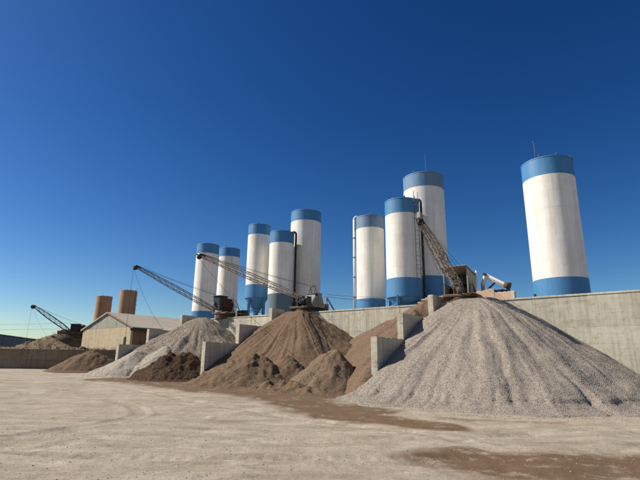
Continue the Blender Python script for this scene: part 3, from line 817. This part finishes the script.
# far blue shed
def blue_shed():
    t = thing('blue_shed', 'long dark blue sheet-metal shed beyond the rubble bank', 'shed', (-47.5, 55.0, 2.3), math.atan2(52, -13))
    L = 54.0; W = 14.0; h = 3.2; hr = 3.9
    n = 27
    for k in range(n):
        obj('wall_sheet', MB().box(L * k / n + 0.006, L * (k + 1) / n - 0.006, 0.02 * (k % 2), 0.2, -0.5, h), SHEDB, t)
    obj('end_wall', MB().box(0, 0.2, 0.23, W, -0.5, h), SHEDB, t)
    obj('end_wall', MB().box(L - 0.2, L, 0.23, W, -0.5, h), SHEDB, t)
    obj('back_wall', MB().box(0.21, L - 0.21, W - 0.2, W - 0.004, -0.5, h), SHEDB, t)
    for k in range(n):
        for (ya, za, yb, zb) in ((-0.3, h - 0.0, W / 2, hr), (W + 0.3, h - 0.0, W / 2, hr)):
            x0, x1 = -0.3 + (L + 0.6) * k / n, -0.3 + (L + 0.6) * (k + 1) / n; u = 0.08 + 0.012 * (k % 2)
            vs = [(x0, ya, za), (x1, ya, za), (x1, yb, zb), (x0, yb, zb)]; vs += [(a, b, c + u) for a, b, c in vs]
            obj('roof_sheet', MB().add(vs, [(0, 1, 2, 3), (4, 7, 6, 5), (0, 4, 5, 1), (1, 5, 6, 2), (2, 6, 7, 3), (3, 7, 4, 0)]), SHEDR, t)
blue_shed()

# ================================================================== DRAGLINES
def lattice(p0, p1, w0, wm, w1, bays, rc, rl, up=(0, 0, 1)):
    p0 = Vector(p0); p1 = Vector(p1); d = (p1 - p0).normalized()
    sd_ = d.cross(Vector(up)).normalized(); un = sd_.cross(d).normalized()
    def wd(u): return w0 + (wm - w0) * min(1, u / 0.25) if u < 0.5 else wm + (w1 - wm) * max(0, (u - 0.6) / 0.4)
    def pt(u, i, j):
        w = wd(u) / 2
        return p0.lerp(p1, u) + sd_ * (w * i) + un * (w * j)
    ch = MB(); lc = MB(); us = [k / bays for k in range(bays + 1)]
    cor = [(-1, -1), (1, -1), (1, 1), (-1, 1)]
    for i, j in cor:
        for a, b in zip(us[:-1], us[1:]): ch.tube(pt(a, i, j), pt(b, i, j), rc, n=6)
    for k, (a, b) in enumerate(zip(us[:-1], us[1:])):
        for q in range(4):
            c0, c1 = cor[q], cor[(q + 1) % 4]
            if k % 2: c0, c1 = c1, c0
            lc.tube(pt(a, *c0), pt(b, *c1), rl, n=5)
            lc.tube(pt(b, *c0), pt(b, *c1), rl, n=5)
    return ch, lc, d, sd_, un
def sheave(c, ax, r, w=0.07):
    c = Vector(c); ax = Vector(ax).normalized()
    return MB().tube(c - ax * w, c + ax * w, r, n=20).tube(c - ax * w * 1.6, c + ax * w * 1.6, r * 0.3, n=10)

def dragline(label, loc, foot_z, reach, tip_z, style, heading=ROTB):
    """local x = along the boom, y = to the machine's left, z up from the terrace"""
    t = thing('dragline', label, 'crane', loc, heading, 'dragline loaders with lattice booms')
    fz = foot_z - loc[2]; tz = tip_z - loc[2]
    bodym, boomm = style['body'], style['boom']
    obj('turntable', MB().lathe([(0.75, 0), (0.75, 0.18), (0.68, 0.2), (0.68, 0.34)], 28, False, True, True), RUST, t)
    dk = obj('deck', MB().box(-1.5, 0.7, -0.8, 0.8, 0.345, 0.47, 0.02), RUST, t)
    for k in range(5):
        obj('deck_board', MB().box(-1.45 + 0.42 * k, -1.07 + 0.42 * k, -0.95, 0.95, 0.474, 0.51), WOODL if k % 2 else WOOD, dk)
    ch, lc, d, sdv, un = lattice((0.45, 0, fz), (reach, 0, tz), style['w'][0], style['w'][1], style['w'][2], style['bays'], style['rc'], style['rl'])
    bo = obj('boom', ch, boomm, t); obj('boom_lacing', lc, boomm, bo)['kind'] = 'stuff'
    obj('boom_head', MB().tube(Vector((reach, -0.14, tz)) - d * 0.25, Vector((reach, -0.14, tz)) + d * 0.15, 0.05, n=6).tube(Vector((reach, 0.14, tz)) - d * 0.25, Vector((reach, 0.14, tz)) + d * 0.15, 0.05, n=6), DARKM, bo)
    obj('sheave', sheave((reach + 0.05, 0, tz - 0.12), (0, 1, 0), style.get('sr', 0.17)), DARKM, bo)
    for sy in (-0.22, 0.22):
        obj('foot_bracket', MB().box(0.3, 0.6, sy - 0.03, sy + 0.03, 0.51, fz + 0.1, 0.01), RUST, t)
    # gantry
    gzp = style['gantry']; gm = style['gm']
    g = MB()
    for sy in (-0.4, 0.4):
        g.tube((-0.35, sy, 0.5), (-0.9, sy * 0.5, gzp), 0.04, n=6).tube((-1.4, sy, 0.5), (-0.9, sy * 0.5, gzp), 0.04, n=6)
        g.tube((-0.62, sy * 0.75, 0.5 + (gzp - .5) * .5), (-1.15, sy * 0.75, 0.5 + (gzp - .5) * .5), 0.03, n=6)
    g.tube((-0.9, -0.22, gzp), (-0.9, 0.22, gzp), 0.05, n=6)
    obj('gantry', g, gm, t)
    for sy in (-0.1, 0.1):
        a = Vector((-0.9, sy, gzp)); b = Vector((reach, sy, tz + 0.08)); mb = MB(); pr = a
        for k in range(1, 13):
            u = k / 12; q = a.lerp(b, u); q.z -= style.get('sag', 0.1) * 4 * u * (1 - u); mb.tube(pr, q, 0.010, n=5, caps=False); pr = q
        obj('pendant_rope', mb, WIRE, t)
    # hoist rope with its drag bucket line
    end = Vector(style['rope']); a = Vector((reach + 0.2, 0, tz - 0.12)); mb = MB(); pr = a
    for k in range(1, 17):
        u = k / 16; q = a.lerp(end, u); q.z -= style.get('ropesag', 0.6) * 4 * u * (1 - u); mb.tube(pr, q, 0.008, n=5, caps=False); pr = q
    obj('drag_rope', mb, WIRE, t)
    if style.get('drop'):
        obj('hoist_rope', MB().tube(a, a - Vector((0, 0, style['drop'])), 0.010, n=5, caps=False), WIRE, t)
    # cab
    cx0, cx1, cy0, cy1, cz0, cz1 = style['cab']
    if style['kind'] == 'box':
        cb = obj('cab', MB().box(cx0, cx1, cy0, cy1, cz0, cz1, 0.04), DARKM, t)
        obj('cab_side_panel', MB().box(cx0 + .06, cx1 - 0.3, cy1 + 0.003, cy1 + 0.03, cz0 + 0.06, cz1 - 0.1), style.get('red', REDM), cb)
        obj('engine_cover', MB().box(cx0 - 0.75, cx0 - 0.01, cy0 + .1, cy1 - .05, cz0 - 0.05, cz1 - 0.12, 0.03), style.get('red', REDM), t)
        obj('window', MB().box(cx1 + 0.003, cx1 + 0.02, cy0 + .1, cy1 - .1, cz0 + .45, cz1 - .12), GLASS, cb)
        obj('cab_roof', MB().box(cx0 - .05, cx1 + .1, cy0 - .05, cy1 + .05, cz1 + .003, cz1 + .05, .01), DARKM, cb)
        obj('work_lamp', MB().tube((cx1 + 0.03, cy0 + 0.2, cz1 - 0.55), (cx1 + 0.2, cy0 + 0.2, cz1 - 0.58), 0.09, 0.13, n=12), STEELW, cb)
    elif style['kind'] == 'wedge':
        poly = [(cx0, cz0), (cx1, cz0), (cx1, cz0 + 0.35), (cx1 - 0.55, cz1), (cx0 + 0.25, cz1), (cx0, cz1 - 0.55)]
        cb = obj('cab', MB().prism(poly, cy0, cy1), bodym, t)
        obj('cab_roof', MB().box(cx0 + .2, cx1 - .45, cy0 - .04, cy1 + .04, cz1 + .003, cz1 + .04, .01), bodym, cb)
        obj('window', MB().box(cx0 + .75, cx0 + 1.0, cy1 + .003, cy1 + .02, cz0 + .75, cz0 + .95), GLASS, cb)
        obj('door', MB().box(cx0 + .2, cx0 + .62, cy1 + .003, cy1 + .025, cz0 + .08, cz0 + 1.0), bodym, cb)
        obj('winch_drum', MB().tube((cx1 + .35, cy0 + .1, cz0 + .3), (cx1 + .35, cy1 - .1, cz0 + .3), .24, n=16), DARKM, t)
        obj('winch_frame', MB().box(cx1 + .1, cx1 + .6, cy0, cy0 + .06, cz0, cz0 + .62, .01).box(cx1 + .1, cx1 + .6, cy1 - .06, cy1, cz0, cz0 + .62, .01), DARKM, t)
        obj('side_strut', MB().tube((cx0 - .25, cy1 + .1, cz0), (cx0 - .3, cy1 + .1, cz0 + .75), .05, n=6), STEELW, t)
        obj('tail_strut', MB().tube((cx0 - .3, cy1 + .1, cz0 + .72), (cx0 - 1.0, cy1 + .5, 0.05), .05, n=6), STEELG, t)
    else:
        w = 0.05                                               # open housing, dark inside, with sloping roof
        obj('cab_floor', MB().box(cx0, cx1, cy0, cy1, cz0, cz0 + .06), RUST, t)
        cb = obj('cab_side', MB().prism([(cx0, cz0 + .062), (cx1, cz0 + .062), (cx1, cz1 - .02), (cx0, cz1 - .3)], cy1 - w, cy1), STEELW, t)
        obj('cab_side', MB().prism([(cx0, cz0 + .062), (cx1, cz0 + .062), (cx1, cz0 + .75), (cx0, cz0 + .75)], cy0, cy0 + w), STEELG, t)
        obj('cab_back', MB().box(cx0, cx0 + w, cy0 + w + .003, cy1 - w - .003, cz0 + .062, cz1 - .3), STEELW, t)
        rv = [(cx0 - .12, cy0 - .1, cz1 - .34), (cx1 + .3, cy0 - .1, cz1 + .04), (cx1 + .3, cy1 + .06, cz1 + .04), (cx0 - .12, cy1 + .06, cz1 - .34)]
        rv += [(a, b, c + .06) for a, b, c in rv]
        obj('cab_roof', MB().add(rv, [(0, 1, 2, 3), (4, 7, 6, 5), (0, 4, 5, 1), (1, 5, 6, 2), (2, 6, 7, 3), (3, 7, 4, 0)]), STEELG, t)
        obj('corner_post', MB().box(cx1 - w, cx1, cy0, cy0 + w, cz0 + .752, cz1 - .04), STEELW, t)
        obj('winch_drum', MB().tube((cx0 + .5, cy0 + .15, cz0 + .4), (cx0 + .5, cy1 - .15, cz0 + .4), .3, n=16), DARKM, t)
        obj('engine', MB().box(cx0 + .08, cx0 + .7, cy0 + .2, cy1 - .2, cz0 + .75, cz0 + 1.25, .03), DARKM, t)
        u = 0.50; c = Vector((0.45, 0, fz)).lerp(Vector((reach, 0, tz)), u) + un * 0.12
        mb = MB(); pr = None
        for k in range(21):
            w_ = 2 * math.pi * k / 20; q = c + d * (0.30 * math.cos(w_)) + un * (0.30 * math.sin(w_)); q = q + sdv * 0.0
            if pr is not None: mb.tube(pr, q, 0.05, n=6)
            pr = q
        for k in range(4):
            w_ = math.pi * k / 4; mb.tube(c - d * .3 * math.cos(w_) - un * .3 * math.sin(w_), c + d * .3 * math.cos(w_) + un * .3 * math.sin(w_), 0.02, n=5)
        obj('guide_wheel', mb, STEELW, bo)
        obj('tip_lamp', MB().box(reach - .05, reach + .14, -.1, .1, tz + .1, tz + .42, .03), STEELW, bo)
    obj('counterweight', MB().box(-1.9, -1.5, -0.75, 0.75, 0.36, 0.85, 0.04), RUST, t)
    return t
x, y = wst(-9.75, -0.3)
dragline('dragline with dark cab and red engine cover atop the mauve gravel pile', (x, y, TERR), 5.35, 8.28, 7.83,
         dict(kind='box', body=DARKM, boom=STEEL, w=(0.16, 0.30, 0.14), bays=28, rc=0.021, rl=0.009, gantry=1.6, gm=STEELW, cab=(-0.35, 0.45, -1.0, -0.15, 0.75, 1.85),
              rope=(5.2, 1.2, -1.9), ropesag=0.9, drop=5.5, sr=0.13))
x, y = wst(-1.5, -0.3)
dragline('dragline with wedge-shaped grey housing atop the tall brown sand pile', (x, y, TERR), 6.0, 9.5, 7.36,
         dict(kind='wedge', body=STEELG, boom=STEELW, w=(0.2, 0.33, 0.15), bays=30, rc=0.022, rl=0.010, gantry=2.1, gm=STEEL, cab=(-1.15, 0.15, -0.1, 0.8, 0.52, 1.45),
              rope=(3.4, 0.0, -1.6), ropesag=0.25, sr=0.13))
x, y = wst(9.85, -0.3)
dragline('dragline with open rust-stained housing and short heavy boom over the big gravel pile', (x, y, TERR), 5.75, 5.2, 8.50,
         dict(kind='open', body=STEELW, boom=BOOMW, w=(0.42, 0.42, 0.16), bays=14, rc=0.032, rl=0.016, gantry=1.9, gm=STEEL, cab=(-1.75, -0.3, -1.15, 0.3, 0.52, 2.15),
              rope=(2.2, 0.6, -1.0), ropesag=0.15, sr=0.16))
bx, by = -30.3, 59.0
dragline('small dark dragline on the rubble bank beside the gabled shed', (bx, by, 4.3), 4.9, 5.2, 8.0,
         dict(kind='box', body=DARKM, red=DARKM, boom=DARKM, w=(0.25, 0.5, 0.22), bays=14, rc=0.032, rl=0.016, gantry=1.5, gm=DARKM, cab=(-0.5, 0.45, -0.55, 0.5, 0.5, 1.55),
              rope=(2.6, 0.0, -0.7), ropesag=0.2, drop=5.0, sr=0.25), heading=math.radians(190))

# ================================================================== SMALL THINGS ON THE TERRACE
x, y = wst(10.35, -0.62)
pw = thing('block_wall', 'low salmon plastered block wall beside the open dragline housing', 'wall', (x, y, TERR), ROT)
obj('wall_block', MB().prism([(0, 0), (1.22, 0), (1.22, 0.76), (0.95, 0.80), (0.55, 0.70), (0.30, 0.72), (0.0, 0.46)], 0, 0.22), PINK, pw)
obj('wall_block', MB().box(1.224, 2.1, 0.004, 0.22, 0, 0.56, 0.02), PINK, pw)
obj('end_block', MB().box(2.104, 2.3, -0.03, 0.25, 0, 0.58, 0.02), CONCD, pw, 'pale unplastered end block')
# black hose lying on the low wall
mb = MB(); pr = None
for k in range(40):
    u = k / 39; q = (x + DS[0] * (1.25 + 0.8 * u) + 0.02 * math.sin(k), y + DS[1] * (1.25 + 0.8 * u) + 0.1 * math.sin(k * 1.3) + 0.1, TERR + 0.62 + 0.05 * abs(math.sin(k * 0.9)))
    if pr: mb.tube(pr, q, 0.05, n=6)
    pr = q
hs = obj('rubber_hose', mb, BLACKM); hs['label'] = 'black rubber hose heaped on the low salmon wall'; hs['category'] = 'hose'
# white articulated chute arm
x, y = wst(10.75, -1.35)
ar = thing('chute_arm', 'white bent steel chute arm rising behind the salmon wall', 'chute', (x, y, TERR), ROT)
obj('post', MB().box(-0.09, 0.09, -0.09, 0.09, 0, 1.25, .01), STEELW, ar)
def beam(mb, a, b, w):
    return mb.tube(a, b, w, n=4, smooth=False)
obj('lower_arm', beam(MB(), (0, 0, 1.1), (0.22, 0, 1.72), 0.13), WHITE, ar)
obj('upper_arm', beam(MB(), (0.16, -0.01, 1.70), (1.25, 0, 1.02), 0.13), WHITE, ar)
obj('elbow_pin', MB().tube((0.2, -0.2, 1.72), (0.2, 0.2, 1.72), 0.09, n=12), DARKM, ar)
obj('ram', MB().tube((0.12, 0.12, 0.8), (0.75, 0.1, 1.3), 0.05, n=8), DARKM, ar)
obj('chute_mouth', MB().tube((1.2, 0, 1.05), (1.5, 0, 0.94), 0.16, 0.22, n=10), RUST, ar)
obj('rear_leg', MB().tube((1.25, 0, 1.0), (1.35, 0.1, 0), 0.06, n=6), STEELW, ar)
x, y = wst(10.55, -0.95)
pl = thing('pole', 'thin white pole standing between the dragline housing and the chute arm', 'pole', (x, y, TERR), 0)
obj('shaft', MB().tube((0, 0, 0), (0, 0, 1.95), 0.065, 0.05, n=10), WHITE, pl); obj('base', MB().box(-.15, .15, -.15, .15, 0, .06, .01), DARKM, pl)
# stacked boards
for k in range(6):
    x, y = wst(8.05 + 0.09 * k, -0.75 + 0.10 * (k % 3))
    b = obj('board', MB().box(-1.1 + 0.1 * (k % 2), 0.95 - 0.12 * (k % 3), -0.14, 0.14, 0, 0.09, 0.01), WOOD if k % 2 else WOODL)
    b.location = (x, y, TERR + 0.095 * k + 0.002); b.rotation_euler = (0, 0, ROT + 0.08 * ((k * 7) % 5 - 2))
    b['label'] = ['lowest pale board', 'second board from the bottom, brown', 'third board from the bottom, pale', 'fourth board from the bottom, brown', 'second board from the top, pale', 'topmost brown board'][k] + ' of the stack behind the divider top'
    b['category'] = 'board'; b['group'] = 'boards stacked by the open dragline housing'
# steel edge posts on the wall top
for k, (s, lab) in enumerate([(4.55, 'short dark steel post on the wall top below the slim silo'), (13.75, 'small dark steel lug on the wall top below the lone silo'), (-8.2, 'short pale post on the wall top beside the red dragline')]):
    x, y = wst(s, -0.12)
    p = thing('edge_post', lab, 'post', (x, y, 4.99), ROT)
    obj('post', MB().box(-.05, .05, -.05, .05, 0, [0.22, 0.16, 0.5][k], .01), DARKM if k < 2 else STEELW, p)
    obj('plate', MB().box(-.1, .1, -.1, .1, 0, .02), RUST, p)
# slack wires behind the grey dragline
x, y = wst(0.1, -0.9)
for k in range(2):
    a = Vector((*wst(-0.3, -1.0), 6.3 - 0.15 * k)); b = Vector((*wst(5.0, -4.8), 6.2 - 0.35 * k)); mb = MB(); pr = a
    for q in range(1, 13):
        u = q / 12; c = a.lerp(b, u); c.z -= 0.25 * 4 * u * (1 - u) * 0.5; mb.tube(pr, c, 0.012, n=5); pr = c
    w_ = obj('cable', mb, WIRE); w_['label'] = ['upper', 'lower'][k] + ' slack cable strung from the grey dragline to the slim silo'; w_['category'] = 'cable'
# concrete slabs on the bank
for k, (px, py, pz, sx, sy, sz_, rz, lab) in enumerate([(-32.2, 60.5, 4.75, 1.7, 1.2, 0.45, 0.2, 'dark concrete block on the crest of the rubble bank'), (-34.3, 60.0, 3.75, 1.5, 1.1, 0.4, -0.3, 'broken brown slab lower down the rubble bank')]):
    o = obj('concrete_slab', MB().box(-sx / 2, sx / 2, -sy / 2, sy / 2, -0.4, sz_, .03).box(-sx * .3, sx * .2, -sy * .3, sy * .3, sz_ + .002, sz_ + .12, .02), CONCB)
    o.location = (px, py, pz); o.rotation_euler = (0.06, -0.05, rz); o['label'] = lab; o['category'] = 'slab'
# distant overhead cables carried by poles
def upole(lab, x, y):
    t = thing('utility_pole', lab, 'pole', (x, y, 2.0), 0.3)
    obj('shaft', MB().tube((0, 0, 0), (0, 0, 7.6), 0.12, 0.08, n=8), WOOD, t); obj('crossarm', MB().box(-.8, .8, -.05, .05, 7.2, 7.32, .01), WOOD, t)
upole('wooden pole carrying cables beyond the blue shed', -92, 96)
for k in range(2):
    a = Vector((-92 + 0.8 * k, 96, 9.3 - 1.0 * k)); b = Vector((-37.5, 71, 6.9 - 0.8 * k)); mb = MB(); pr = a
    for q in range(1, 17):
        u = q / 16; c = a.lerp(b, u); c.z -= 0.6 * 4 * u * (1 - u); mb.tube(pr, c, 0.014, n=4); pr = c
    w_ = obj('cable', mb, WIRE); w_['label'] = ['upper', 'lower'][k] + ' overhead cable crossing the sky above the blue shed'; w_['category'] = 'cable'
